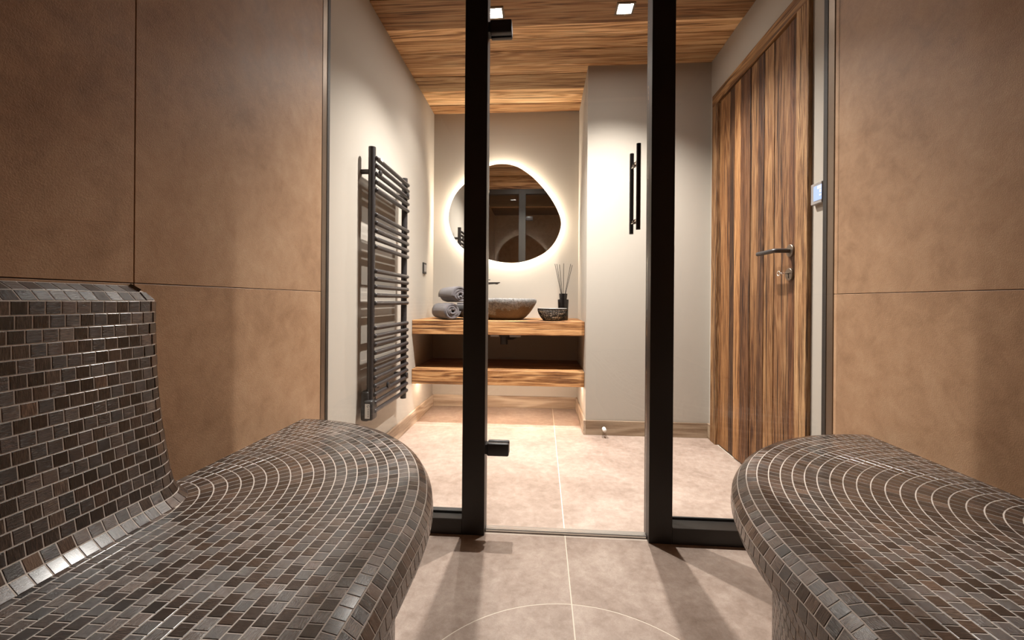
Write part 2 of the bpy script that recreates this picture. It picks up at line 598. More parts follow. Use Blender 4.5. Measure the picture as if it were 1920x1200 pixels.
# ---- floor: large porcelain tiles, a round cut in the steam room
fl = struct('floor', B(XL - 0.1, XR + 0.1, SB, YB + 0.1, -0.06, -0.0003), M['floor_grout'], 'floor of large taupe stone tiles running through both rooms', 'floor')
XJ, g = 0.090, 0.0016
for (x0, x1) in ((XL, XJ), (XJ, XR)):
    for (y0, y1) in ((1.552, 2.868), (2.868, YB)):
        add('tile', B(x0 + g, x1 - g, y0 + g, y1 - g, -0.012, 0, 0.0006), M['floor'], fl)
CX, CY, CR = 0.077, 0.795, 0.412
for sx in (-1, 1):
    for sy in (-1, 1):
        ex = SL if sx < 0 else SR
        ey = SB if sy < 0 else 1.552
        # quarter disc
        q = [Vector((XJ + sx * g, CY + sy * g, 0))]
        arc = []
        for k in range(25):
            a = math.pi / 2 * k / 24
            arc.append(Vector((CX + sx * math.cos(a) * (CR - g), CY + sy * math.sin(a) * (CR - g), 0)))
        arc = [p for p in arc if (p.x - XJ) * sx > g and (p.y - CY) * sy > g]
        arc = [Vector((arc[0].x, CY + sy * g, 0))] + arc + [Vector((XJ + sx * g, arc[-1].y, 0))]
        bm = prism(bmesh.new(), q + arc, Vector((0, 0, -1)), 0.012)
        add('tile', bm, M['floor'], fl)
        # the surrounding tile with the round cut out of it
        arc = []
        for k in range(25):
            a = math.pi / 2 * k / 24
            arc.append(Vector((CX + sx * math.cos(a) * (CR + g), CY + sy * math.sin(a) * (CR + g), 0)))
        arc = [p for p in arc if (p.x - XJ) * sx > g and (p.y - CY) * sy > g]
        arc = [Vector((arc[0].x, CY + sy * g, 0))] + arc + [Vector((XJ + sx * g, arc[-1].y, 0))]
        out = arc + [Vector((XJ + sx * g, ey - sy * g, 0)), Vector((ex, ey - sy * g, 0)), Vector((ex, CY + sy * g, 0))]
        bm = prism(bmesh.new(), out, Vector((0, 0, -1)), 0.012)
        add('tile', bm, M['floor'], fl)

# ---- steam room shell with large tiles
TJ = onx(253, 300, SL).y


def tiled_wall(name, side, x, y0, y1, joints_y, joints_z, label):
    if side < 0:
        wv = struct(name, B(x - 0.11, x - 0.006, y0, y1, 0, ZC), M['dark_joint'], label, 'wall')
    else:
        wv = struct(name, B(x + 0.006, x + 0.11, y0, y1, 0, ZC), M['dark_joint'], label, 'wall')
    ys = [y0] + joints_y + [y1]
    zs = [0] + joints_z + [ZC]
    for a, b_ in zip(ys, ys[1:]):
        for c, d in zip(zs, zs[1:]):
            e = 0.0009
            xa, xb = (x - 0.008, x) if side < 0 else (x, x + 0.008)
            add('tile', B(xa, xb, a + e, b_ - e, c + e, d - e, 0.0008), M['steam_wall'], wv)
    return wv


tiled_wall('wall_steam_left', -1, SL, SB, 1.567, [TJ - 1.2, TJ], [0.881, 2.081], 'brown stone tiled wall beside the bench with the backrest')
tiled_wall('wall_steam_right', 1, SR, SB, 1.61, [0.41], [0.884, 2.084], 'brown stone tiled wall beside the bench without backrest')
sb_ = struct('wall_steam_back', B(SL - 0.1, SR + 0.1, SB - 0.1, SB, 0, ZC), M['steam_wall'], 'brown tiled end wall of the steam room', 'wall')
cs = struct('ceiling_steam', B(SL - 0.1, SR + 0.1, SB - 0.1, 1.548, ZC, ZC + 0.08), M['steam_ceiling'], 'dark plastered ceiling of the steam room', 'ceiling')
add('copper_strip', B(SL, SR, -0.10, -0.06, ZC - 0.012, ZC, 0.002), M['copper'], cs)

# ---- baseboards
struct('baseboard_left', B(XL, XL + 0.014, 1.63, YB - 0.014, 0, 0.092, 0.0015), M['oak_y'], 'limed oak baseboard under the towel radiator', 'baseboard', tint=(1, 1, 1))
struct('baseboard_back', B(XL, XN, YB - 0.014, YB, 0, 0.092, 0.0015), M['oak_x'], 'limed oak baseboard below the wooden shelf', 'baseboard', tint=(1, 1, 1))
struct('baseboard_niche', B(XN - 0.014, XN, YP - 0.014, YB - 0.014, 0, 0.092, 0.0015), M['oak_y'], 'limed oak baseboard on the side of the pier in the niche', 'baseboard', tint=(1, 1, 1))
struct('baseboard_pier', B(XN, XR - 0.014, YP - 0.014, YP, 0, 0.092, 0.0015), M['oak_x'], 'brown oak baseboard along the front of the pier', 'baseboard', tint=(0.72, 0.68, 0.62))
struct('baseboard_right', B(XR - 0.014, XR, 2.712, YP, 0, 0.092, 0.0015), M['oak_y'], 'short oak baseboard beside the wooden door', 'baseboard', tint=(0.72, 0.68, 0.62))

# ---- wooden door
DX = XR - 0.006
d1 = thing('door_1', (XR, 2.23, 0), 'rustic door of weathered vertical boards with black lever handle', 'door', kind='structure')
add('frame_post', B(XR - 0.017, XR + 0.05, 1.754, 1.836, 0, 2.05, 0.002), M['wood_z'], d1, tint=(0.85, 0.80, 0.70))
add('frame_post', B(XR - 0.017, XR + 0.05, 2.632, 2.708, 0, 2.05, 0.002), M['wood_z'], d1, tint=(0.55, 0.48, 0.40))
add('frame_head', B(XR - 0.017, XR + 0.05, 1.754, 2.708, 2.05, 2.118, 0.002), M['wood_y'], d1, tint=(0.62, 0.52, 0.40))
leaf = add('door_backing', B(DX + 0.02, DX + 0.045, 1.838, 2.630, 0.008, 2.048), M['dark_joint'], d1)
bx = [1496, 1477, 1448, 1430, 1419, 1404, 1386, 1375, 1365, 1350]
by = [onx(x, 600, DX).y for x in bx]
by[0], by[-1] = 1.839, 2.629
bt = [(0.34, 0.23, 0.165), (0.52, 0.43, 0.35), (0.56, 0.47, 0.37), (0.24, 0.175, 0.135), (0.50, 0.41, 0.32), (0.28, 0.20, 0.15), (0.74, 0.59, 0.43), (0.18, 0.13, 0.10), (0.55, 0.42, 0.29)]
for i, (a, b_) in enumerate(zip(by, by[1:])):
    off = random.choice((0, 0.002, 0.004))
    add('plank', B(DX + off, DX + 0.02, a + 0.0008, b_ - 0.0008, 0.008, 2.046, 0.002), M['wood_z'], leaf, tint=bt[i])
HY, HZ = 1.880, 1.072
rx = DX
hd = add('door_handle', lathe(bmesh.new(), [(0.0265, 0), (0.0265, -0.007), (0.025, -0.0085)], (rx, HY, HZ), 32, 'X'), M['bronze'], d1)
add('lever', T([(rx, HY, HZ), (rx - 0.057, HY, HZ), (rx - 0.0645, HY + 0.0035, HZ), (rx - 0.068, HY + 0.011, HZ), (rx - 0.068, HY + 0.140, HZ)], 0.0095, 16), M['anthracite'], hd, smooth=True, angle=50)
KZ = 0.972
ro_ = add('lock_rosette', lathe(bmesh.new(), [(0.0265, 0), (0.0265, -0.007), (0.025, -0.0085)], (rx, HY + 0.004, KZ), 32, 'X'), M['bronze'], d1)
bm = B(rx - 0.0098, rx - 0.008, HY + 0.002, HY + 0.006, KZ - 0.016, KZ + 0.006)
box(bm, rx - 0.0098, rx - 0.008, HY - 0.010, HY + 0.022, KZ + 0.0035, KZ + 0.0065)
add('keyhole', bm, M['gasket'], ro_)
bm = T([(rx - 0.008, HY + 0.004, KZ + 0.004), (rx - 0.040, HY + 0.004, KZ + 0.004)], 0.0025, 10)
tube(bm, [(rx - 0.048, HY + 0.004 + 0.010 * math.cos(a), KZ + 0.004 + 0.010 * math.sin(a)) for a in [2 * math.pi * k / 20 for k in range(21)]], 0.0022, 8)
add('key', bm, M['chrome'], ro_, smooth=True)

# ---- glass front: two fixed panes in black frames and the glass door between them
FY0, FY1 = 1.534, 1.606


def window(name, x0, x1, post0, post1, jamb, label, py=YG):
    t = thing(name, ((x0 + x1) / 2, YG, 0), label, 'window', kind='structure')
    add('frame_post', B(post0, post1, FY0, FY1, 0, 2.20, 0.0012), M['black'], t)
    a, b_ = (x0, post0) if x0 < post0 else (post1, x1)
    add('frame_rail', B(a, b_, FY0, FY1, 0, 0.057, 0.0012), M['black'], t)
    add('frame_rail', B(a, b_, FY0, FY1, 2.14, 2.20, 0.0012), M['black'], t)
    add('glazing_bead', B(a, b_, py + 0.0045, min(py + 0.030, FY1 - 0.002), 0.057, 0.066, 0.0008), M['gasket'], t)
    j = add('frame_jamb', B(*jamb[0], *jamb[1], 0, 2.20, 0.0006), M['bronze'], t)
    add('gasket', B(*jamb[2], *jamb[3], 0, 2.20), M['gasket'], j)
    add('pane', B(a, b_, py - 0.004, py + 0.004, 0.050, 2.145), M['glass'], t)
    return t


window('window_1', SL, -0.30, -0.2845, -0.2025, ((SL - 0.03, SL + 0.001), (1.568, 1.602), (SL - 0.03, SL + 0.003), (1.602, 1.62)), 'fixed glass pane with black post in front of the towel radiator')
window('window_2', 0.47, SR, 0.382, 0.463, ((SR - 0.002, SR + 0.03), (1.612, 1.646), (SR - 0.004, SR + 0.03), (1.646, 1.667)), 'fixed glass pane with black post in front of the wooden door', 1.592)
d2 = thing('door_2', (0.09, YG, 0), 'clear frameless glass door with black pull bars between two black posts', 'door', kind='structure')
pn = add('pane', B(-0.198, 0.378, YG - 0.004, YG + 0.004, 0.012, 2.135), M['glass'], d2)
add('head_rail', B(-0.2025, 0.382, FY0, FY1, 2.14, 2.20, 0.0012), M['black'], d2)
add('sill', B(-0.2025, 0.382, 1.562, 1.592, 0, 0.010, 0.002), M['alu'], d2)
for z0, z1 in ((1.825, 1.874), (0.285, 0.332)):
    hg = add('hinge', B(-0.196, -0.116, 1.540, YG - 0.004, z0, z1, 0.006, 3), M['anthracite'], d2, smooth=True, angle=40)
    bm = B(-0.196, -0.116, YG + 0.004, YG + 0.022, z0, z1, 0.005, 2)
    add('hinge_plate', bm, M['anthracite'], hg, smooth=True, angle=40)
    add('hinge_arm', B(-0.204, -0.194, 1.545, YG + 0.018, z0 + 0.006, z1 - 0.006, 0.001), M['anthracite'], hg)
HX = 0.3325
add('pull_bar', T([(HX, 1.513, 1.103), (HX, 1.513, 1.402)], 0.0077, 20), M['black'], d2, smooth=True, angle=50)
add('pull_bar', T([(HX - 0.002, 1.617, 1.103), (HX - 0.002, 1.617, 1.402)], 0.0077, 20), M['black'], d2, smooth=True, angle=50)
for z in (1.140, 1.346):
    bm = T([(HX, 1.515, z), (HX, YG - 0.004, z)], 0.0055, 14)
    tube(bm, [(HX, YG + 0.004, z), (HX - 0.001, 1.615, z)], 0.0055, 14)
    tube(bm, [(HX, YG - 0.008, z), (HX, YG - 0.004, z)], 0.008, 14)
    tube(bm, [(HX, YG + 0.004, z), (HX, YG + 0.008, z)], 0.008, 14)
    add('standoff', bm, M['chrome'], d2, smooth=True, angle=50)


# ================================================================== MOSAIC BENCHES
def tile_verts(P, inset_u, inset_t, u0, u1, t0, t1, ref, h=0.0010):
    """P(u,t)->Vector on the bedding surface; a slab with a chamfered edge standing proud of it"""
    def ring(k):
        iu, it = inset_u(k), inset_t(k)
        return [P(u0 + iu[0], t0 + it), P(u1 - iu[1], t0 + it), P(u1 - iu[1], t1 - it), P(u0 + iu[0], t1 - it)]
    a = ring(0.0)
    n = (a[2] - a[0]).cross(a[3] - a[1])
    if n.length < 1e-9:
        return None
    n.normalize()
    flip = n.dot(ref) < 0
    if flip:
        n = -n
    b_ = ring(1.0)
    vs_ = [p - n * 0.001 for p in a] + [p + n * (h - 0.0003) for p in a] + [p + n * h for p in b_]
    return vs_, n, flip


TQ = [(0, 1, 5, 4), (1, 2, 6, 5), (2, 3, 7, 6), (3, 0, 4, 7), (4, 5, 9, 8), (5, 6, 10, 9), (6, 7, 11, 10), (7, 4, 8, 11), (8, 9, 10, 11)]


class Mosaic:
    def __init__(self, wx, sg, yc, ymin, R=9.0, q=1.0):
        self.R, self.q = R, q
        self.wx, self.sg, self.yc, self.ymin = wx, sg, yc, ymin
        self.tiles = []

    def pos(self, u, r, z, yc=None):
        ry = r if yc is not None and yc != self.yc else (r * self.q if r <= self.R else self.R * self.q + r - self.R)
        yc = self.yc if yc is None else yc
        if u <= 0:
            return Vector((self.wx + self.sg * r, yc + u, z))
        return Vector((self.wx + self.sg * r * math.cos(u), yc + ry * math.sin(u), z))

    def row(self, pa, pb, nrm, pu, off, where, gap=0.0023, yc=None, skip=None, tone=0.0, h=0.0007):
        """one row of tiles between profile points pa=(r,z) and pb, running along the bench and round its end"""
        yc = self.yc if yc is None else yc
        (ra, za), (rb, zb) = pa, pb
        L = math.hypot(rb - ra, zb - za)
        rm = max((ra + rb) / 2, 0.004)
        n = max(1, round(rm * (1 + (self.q if yc == self.yc else 1)) / 2 * math.pi / 2 / pu))
        da = (math.pi / 2) / n
        us = []
        y = -off * pu
        st = []
        while yc + y > self.ymin:
            st.append(y)
            y -= pu
        us = st[::-1]
        if off > 0:
            us += [da * (1 - off) + da * i for i in range(n) if da * (1 - off) + da * i < math.pi / 2 - 0.3 * da]
        else:
            us += [da * i for i in range(1, n)]
        us.append(math.pi / 2)
        us = sorted(set(us))

        def P(u, t):
            return self.pos(u, ra + (rb - ra) * t, za + (zb - za) * t, yc)
        for u0, u1 in zip(us, us[1:]):
            def iu(k, u0=u0, u1=u1):
                e = gap / 2 + k * 0.0004
                return ((e if u0 < 0 else e / max(rm, 0.02)), (e if u1 <= 0 else e / max(rm, 0.02)))

            def it(k):
                return (gap / 2 + k * 0.0004) / L
            um = (u0 + u1) / 2
            c = P(um, 0.5)
            if skip and skip(c):
                continue
            e = P(um, 0.5) - self.pos(um, 0, P(um, 0.5).z, yc)
            e = e.normalized() if e.length > 1e-6 else Vector((self.sg, 0, 0))
            ref = e * nrm[0] + Vector((0, 0, nrm[1]))
            sag = rm * (1 - math.cos(max(0.0, min(u1, math.pi / 2) - max(u0, 0.0)) / 2)) if nrm[0] > 0.3 else 0.0
            q = tile_verts(P, iu, it, u0, u1, 0, 1, ref, h + sag)
            if q is None:
                continue
            tn = min(1, max(0, random.gauss(0.40 + tone, 0.23)))
            self.tiles.append((q[0], q[1], q[2], where, (tn, random.random() ** 2, random.random()), c))


def tile_mesh(name, items, centre=None):
    vs_, fs, uvs, cols = [], [], [], []
    for (v, n, flip, where, tint, c) in items:
        b0 = len(vs_)
        cc = centre if centre is not None else Vector((0, 0, 0))
        vs_ += [tuple(p - cc) for p in v]
        e1 = (v[1] - v[0]).normalized()
        e2 = n.cross(e1)
        if random.random() < 0.5:
            e1, e2 = e2, e1
        ou, ov = random.uniform(0, 5), random.uniform(0, 5)
        lu = [((p - v[0]).dot(e1) + ou, (p - v[0]).dot(e2) + ov) for p in v]
        for q in TQ:
            q = q[::-1] if flip else q
            fs.append(tuple(b0 + i for i in q))
            uvs += [lu[i] for i in q]
        cols += [(*tint, 1.0)] * len(v)
    me = bpy.data.meshes.new(name)
    me.from_pydata(vs_, [], fs)
    uv = me.uv_layers.new(name='UVMap')
    uv.data.foreach_set('uv', [x for p in uvs for x in p])
    at = me.attributes.new('tint', 'FLOAT_COLOR', 'POINT')
    at.data.foreach_set('color', [x for p in cols for x in p])
    me.materials.append(M['mosaic'])
    return me


def sweep(profile, mos, ymin, yc, ncurve=48):
    """solid bedding body: closed profile of (r,z) swept along the bench and round its end"""
    bm = bmesh.new()
    us = [ymin - yc, 0.0] + [math.pi / 2 * k / ncurve for k in range(1, ncurve + 1)]
    rings = [[bm.verts.new(mos.pos(u, r, z, yc)) for r, z in profile] for u in us]
    for a, b_ in zip(rings, rings[1:]):
        for k in range(len(profile) - 1):
            bm.faces.new((a[k], a[k + 1], b_[k + 1], b_[k]))
    bm.faces.new(rings[0])
    bm.faces.new(rings[-1])
    bmesh.ops.remove_doubles(bm, verts=bm.verts, dist=1e-5)
    return bm


def make_bench(wx, sg, yc, q, nrows, p, rb, setback, label, backrest):
    zt = 0.43
    R = nrows * p
    Rp = R - setback
    ymin = SB + 0.002
    mos = Mosaic(wx, sg, yc, ymin, R, q)
    root = thing('mosaic_bench', (wx + sg * R / 2, 0.4, 0), label, 'bench', 'heated mosaic benches')
    BY = 0.80                                     # where the backrest begins to turn into the wall
    foot = 0.105

    def under_foot(c):
        r = sg * (c.x - wx)
        return (c.y <= BY and r < foot - 0.006) or (c.y > BY and math.hypot(r, c.y - BY) < foot - 0.008)
    for k in range(nrows):
        mos.row((k * p, zt), ((k + 1) * p, zt), (0, 1), p, 0.5 * (k % 2), 'seat', skip=under_foot if backrest else None)
    nb = 5
    da = p / rb
    bull = [(R + rb * math.sin(da * i), zt - rb + rb * math.cos(da * i)) for i in range(nb + 1)]
    for i in range(nb):
        am = da * (i + 0.5)
        mos.row(bull[i], bull[i + 1], (math.sin(am), math.cos(am)), p, 0.5 * (i % 2), 'seat', tone=0.16)  # raised tone paints the light falling on the rounded edge into its tiles
    zb = 0.335
    k, z = 0, zb
    while z - p > 0.004:
        mos.row((Rp, z), (Rp, z - p), (1, 0), p, 0.5 * (k % 2), 'pedestal')
        z -= p
        k += 1
    seat = add('seat', sweep([(0, zt), (0, zt)][:1] + bull[:1] + bull[1:] + [(R + 0.03, zb - 0.002), (Rp - 0.02, zb), (0, zb)], mos, ymin, yc), M['grout'], root)
    ped = add('pedestal', sweep([(0, zb), (Rp, zb), (Rp, 0.0), (0, 0.0)], mos, ymin, yc), M['grout'], root)
    parts = {'seat': seat, 'pedestal': ped}
    if backrest:
        pr_ = [(foot, zt), (0.0885, 0.4465), (0.0785, 0.4665)]
        nf = 17
        for i in range(1, nf + 1):
            t = i / nf
            pr_.append((0.047 + 0.0315 * (1 - t) ** 2.2, 0.4665 + (0.845 - 0.4665) * t))
        pr_ += [(0.031, 0.862), (0.007, 0.875)]
        for i, (a, b_) in enumerate(zip(pr_, pr_[1:])):
            tr_, tz = b_[0] - a[0], b_[1] - a[1]
            l = math.hypot(tr_, tz)
            mos.row(a, b_, (tz / l, -tr_ / l), 0.0228, ((i * 0.37) % 1.0) * 0.7 + 0.15 if 1 < i < len(pr_) - 3 else 0.0, 'backrest', yc=BY, tone=0.0)
        parts['backrest'] = add('backrest', sweep(pr_ + [(0, 0.876), (0, zt)], mos, ymin, BY, 24), M['grout'], root)
    # the three hundred that show largest become tiles of their own, the rest one body
    def area(t):
        v = [proj(q) for q in t[0][8:12]]
        if any(q is None for q in v):
            return 0.0
        cx, cy = sum(q[0] for q in v) / 4, sum(q[1] for q in v) / 4
        if not (0 < cx < 1920 and 0 < cy < 1200):
            return 0.0
        if (Vector((0, 0, H)) - t[5]).dot(t[1]) <= 0:
            return 0.0
        return abs(sum(v[i][0] * v[(i + 1) % 4][1] - v[(i + 1) % 4][0] * v[i][1] for i in range(4))) / 2
    order = sorted(range(len(mos.tiles)), key=lambda i: -area(mos.tiles[i]))
    own = set(order[:300])
    for i in order[:300]:
        t = mos.tiles[i]
        o = bpy.data.objects.new('tile', tile_mesh('tile', [t], t[5]))
        COL.objects.link(o)
        o.parent = parts[t[3]]
        o.location = t[5] - wl(parts[t[3]])
    for where, par in parts.items():
        rest = [t for i, t in enumerate(mos.tiles) if i not in own and t[3] == where]
        if rest:
            o = bpy.data.objects.new('mosaic_tiles', tile_mesh('mosaic_tiles', rest, wl(par)))
            COL.objects.link(o)
            o.parent = par
            o['kind'] = 'stuff'
    return root


make_bench(SL + 0.0016, 1, 0.755, 1.225, 24, 0.02333, 0.056, 0.030, 'dark mosaic steam bench with a tiled backrest along the brown wall', True)
make_bench(SR - 0.0016, -1, 0.75, 1.17, 25, 0.0236, 0.056, 0.034, 'dark mosaic steam bench without backrest, rounded end below the wooden door', False)

# ================================================================== THINGS
# ---- ceiling downlights
def downlight(x, y, label, power=1.0):
    t = thing('ceiling_downlight', (x, y, ZC), label, 'light', 'square ceiling downlights')
    s, o = 0.036, 0.047
    bm = bmesh.new()
    for a in ((x - o, x + o, y - o, y - s), (x - o, x + o, y + s, y + o), (x - o, x - s, y - s, y + s), (x + s, x + o, y - s, y + s)):
        box(bm, *a, ZC - 0.005, ZC + 0.001, 0.0008)
    add('trim_ring', bm, M['bronze'], t)
    bm = bmesh.new()
    a = [bm.verts.new((x + sx * s, y + sy * s, ZC - 0.002)) for sx, sy in ((-1, -1), (1, -1), (1, 1), (-1, 1))]
    q = 0.026
    b_ = [bm.verts.new((x + sx * q, y + sy * q, ZC - 0.0012)) for sx, sy in ((-1, -1), (1, -1), (1, 1), (-1, 1))]
    for i in range(4):
        bm.faces.new((a[i], a[(i + 1) % 4], b_[(i + 1) % 4], b_[i]))
    add('reflector', bm, M['led'], t)
    add('lamp', lathe(bmesh.new(), [(0.025, -0.0028), (0.025, -0.0018)], (x, y, ZC), 24), M['led'], t)
    ld = bpy.data.lights.new('downlight_beam', 'SPOT')
    ld.energy = SPOT_W * power
    ld.color = SPOT_COL
    ld.spot_size = math.radians(119)
    ld.spot_blend = 1.0
    ld.shadow_soft_size = 0.016
    lo = bpy.data.objects.new('downlight_beam', ld)
    COL.objects.link(lo)
    lo.parent = t
    lo.location = (0, 0, -0.012)
    return t


downlight(-0.256, 2.222, 'square recessed downlight shining beside the black post of the radiator pane')
downlight(0.415, 2.228, 'square recessed downlight in the boards between the two black posts')

tq = onz(893, 128, ZC)
downlight(tq.x, tq.y, 'square recessed downlight above the basin, hidden behind the black post', 0.22)

# ---- backlit mirror
MY = 3.368
mp_ = [(740, 143), (825, 152), (910, 183), (1010, 250), (1100, 335), (1180, 430), (1243, 525), (1292, 625), (1315, 715), (1303, 800), (1262, 895), (1190, 983), (1100, 1043), (990, 1087),
       (880, 1109), (770, 1108), (660, 1090), (560, 1062), (460, 1022), (370, 980), (300, 912), (250, 830), (222, 742), (214, 655), (230, 560), (268, 465), (318, 392), (375, 335), (440, 270), (510, 215), (585, 175), (660, 151)]
pts = [ony(800 + a / 5.216, 280 + b_ / 5.216, MY) for a, b_ in mp_]
outl = catmull(pts, 4)
mc = sum(outl, Vector()) / len(outl)
mi = thing('round_mirror', (mc.x, YB, mc.z), 'pebble shaped backlit mirror glowing on the niche wall', 'mirror')
add('mirror_glass', prism(bmesh.new(), outl, Vector((0, 1, 0)), 0.005), M['mirror'], mi)
inn = [mc + (p - mc) * 0.945 for p in outl]
add('back_box', prism(bmesh.new(), [p + Vector((0, 0.0052, 0)) for p in inn], Vector((0, 1, 0)), YB - MY - 0.0052), M['white_plastic'], mi)
bm = bmesh.new()
inn2 = [mc + (p - mc) * 0.95 + Vector((0, 0.012, 0)) for p in outl]
a = [bm.verts.new(p) for p in inn2]
b_ = [bm.verts.new(p + Vector((0, 0.012, 0))) for p in inn2]
for i in range(len(a)):
    bm.faces.new((a[i], a[(i + 1) % len(a)], b_[(i + 1) % len(a)], b_[i]))
add('led_strip', bm, M['halo'], mi)

# ---- wooden vanity top and shelf
VY = 2.85
CT = 0.717
def beam(name, z0, z1, label, cuts, tl):
    t = thing(name, ((XL + XN) / 2, VY, z0), label, 'shelf')
    zs = [VY] + cuts + [YB - 0.001]
    for a, b_, c in zip(zs, zs[1:], tl):
        add('plank', B(XL + 0.001, XN - 0.001, a + 0.0006, b_ - 0.0006, z0, z1, 0.003), M['wood_x'], t, tint=c)
    return t


beam('vanity_top', 0.622, CT, 'thick wooden vanity top carrying the stone basin', [3.04, 3.23], [(0.95, 0.80, 0.62), (0.85, 0.72, 0.56), (0.85, 0.72, 0.56)])
lsh = beam('wooden_shelf', 0.283, 0.384, 'thick empty wooden shelf below the vanity top', [3.03, 3.22], [(1.0, 0.86, 0.68), (0.75, 0.62, 0.48), (0.65, 0.54, 0.44)])
add('led_strip', B(XL + 0.02, XN - 0.02, 2.99, 3.005, 0.274, 0.282), M['shelf_led'], lsh)

# ---- stone basin
bxr = ony(1007, 566, 3.10).x
bc = Vector((bxr - 0.235, 3.10, CT))
ro3 = thing('stone_basin', bc, 'river stone wash basin on the wooden vanity top', 'basin')
bm = bmesh.new()
HB = 0.150
outer = [(0.0, 0.0), (0.50, 0.0), (0.60, 0.005), (0.71, 0.027), (0.825, 0.060), (0.925, 0.096), (0.985, 0.122), (1.0, 0.135), (0.99, 0.148), (0.96, 0.153)]
inner = [(0.91, 0.150), (0.84, 0.135), (0.72, 0.09), (0.50, 0.045), (0.2, 0.030), (0.0, 0.028)]
rings = []
NA = 72
for j, (f, z) in enumerate(outer + inner):
    ring = []
    for k in range(NA):
        a = 2 * math.pi * k / NA
        rr = 1 + 0.045 * mnoise.noise(Vector((math.cos(a) * 1.5, math.sin(a) * 1.5, 3.1)))
        p = Vector((0.235 * f * rr * math.copysign(abs(math.cos(a)) ** 0.9, math.cos(a)), 0.20 * f * rr * math.copysign(abs(math.sin(a)) ** 0.9, math.sin(a)), z))
        if 0.01 < z and j < len(outer):
            nn = mnoise.fractal(p * 22, 1.0, 2.0, 4)
            p += Vector((p.x, p.y, 0)) * (0.03 * nn)
            p.z += 0.004 * nn
        ring.append(bm.verts.new(bc + p))
    rings.append(ring)
for a, b_ in zip(rings, rings[1:]):
    for k in range(NA):
        bm.faces.new((a[k], a[(k + 1) % NA], b_[(k + 1) % NA], b_[k]))
bmesh.ops.remove_doubles(bm, verts=bm.verts, dist=1e-5)
bo = add('bowl', bm, M['stone'], ro3, smooth=True)
sm = bo.modifiers.new('sub', 'SUBSURF')
sm.levels = sm.render_levels = 1
add('drain', lathe(bmesh.new(), [(0.022, 0), (0.022, 0.004), (0.016, 0.006)], bc + Vector((0, 0, 0.028)), 24), M['chrome'], ro3)

# ---- tall black tap
tx = ony(904, 540, 3.26).x
sp0 = ony(937, 529, 3.24)
t = thing('basin_tap', (tx, 3.26, CT), 'tall black tap behind the stone basin', 'tap')
tz = sp0.z
add('tap_body', lathe(bmesh.new(), [(0.026, 0), (0.026, 0.004), (0.021, 0.005), (0.021, tz - CT + 0.012), (0.020, tz - CT + 0.014)], (tx, 3.26, CT), 28), M['black'], t, smooth=True, angle=40)
bm = bmesh.new()
ol = [Vector((tx, 3.244, tz - 0.022)), Vector((sp0.x - 0.012, 3.244, tz - 0.011)), Vector((sp0.x, 3.244, tz - 0.004)), Vector((sp0.x, 3.244, tz)), Vector((tx, 3.244, tz - 0.002))]
prism(bm, ol, Vector((0, 1, 0)), 0.032)
sp_ = add('spout', bm, M['black'], t)
add('aerator', lathe(bmesh.new(), [(0.011, 0), (0.011, -0.006), (0.009, -0.007)], (sp0.x - 0.026, 3.26, tz - 0.0095), 20), M['black'], sp_)
add('tap_lever', B(tx - 0.01, tx + 0.062, 3.253, 3.267, tz + 0.016, tz + 0.021, 0.001), M['black'], t)

# ---- drain trap below the vanity
tp = ony(945, 640, 3.10)
t = thing('drain_trap', (tp.x, 3.10, 0.54), 'black drain trap with steel bracket under the vanity top', 'trap')
add('trap_cup', lathe(bmesh.new(), [(0.026, 0.535), (0.027, 0.54), (0.027, 0.600), (0.02, 0.605), (0.02, 0.622)], (tp.x, 3.10, 0), 24), M['black_plastic'], t, smooth=True, angle=40)
add('trap_pipe', T([(tp.x, 3.10, 0.583), (tp.x + 0.06, 3.13, 0.583), (tp.x + 0.075, 3.25, 0.583), (tp.x + 0.075, YB, 0.583)], 0.016, 16), M['black_plastic'], t, smooth=True, angle=50)
bm = B(tp.x - 0.092, tp.x - 0.030, 3.03, 3.06, 0.592, 0.622, 0.003)
add('bracket', bm, M['alu'], t)
add('bracket', B(tp.x + 0.045, tp.x + 0.125, 3.03, 3.06, 0.592, 0.622, 0.003), M['alu'], t)
add('bracket_bar', B(tp.x - 0.03, tp.x + 0.05, 3.035, 3.055, 0.596, 0.622, 0.002), M['black_plastic'], t)

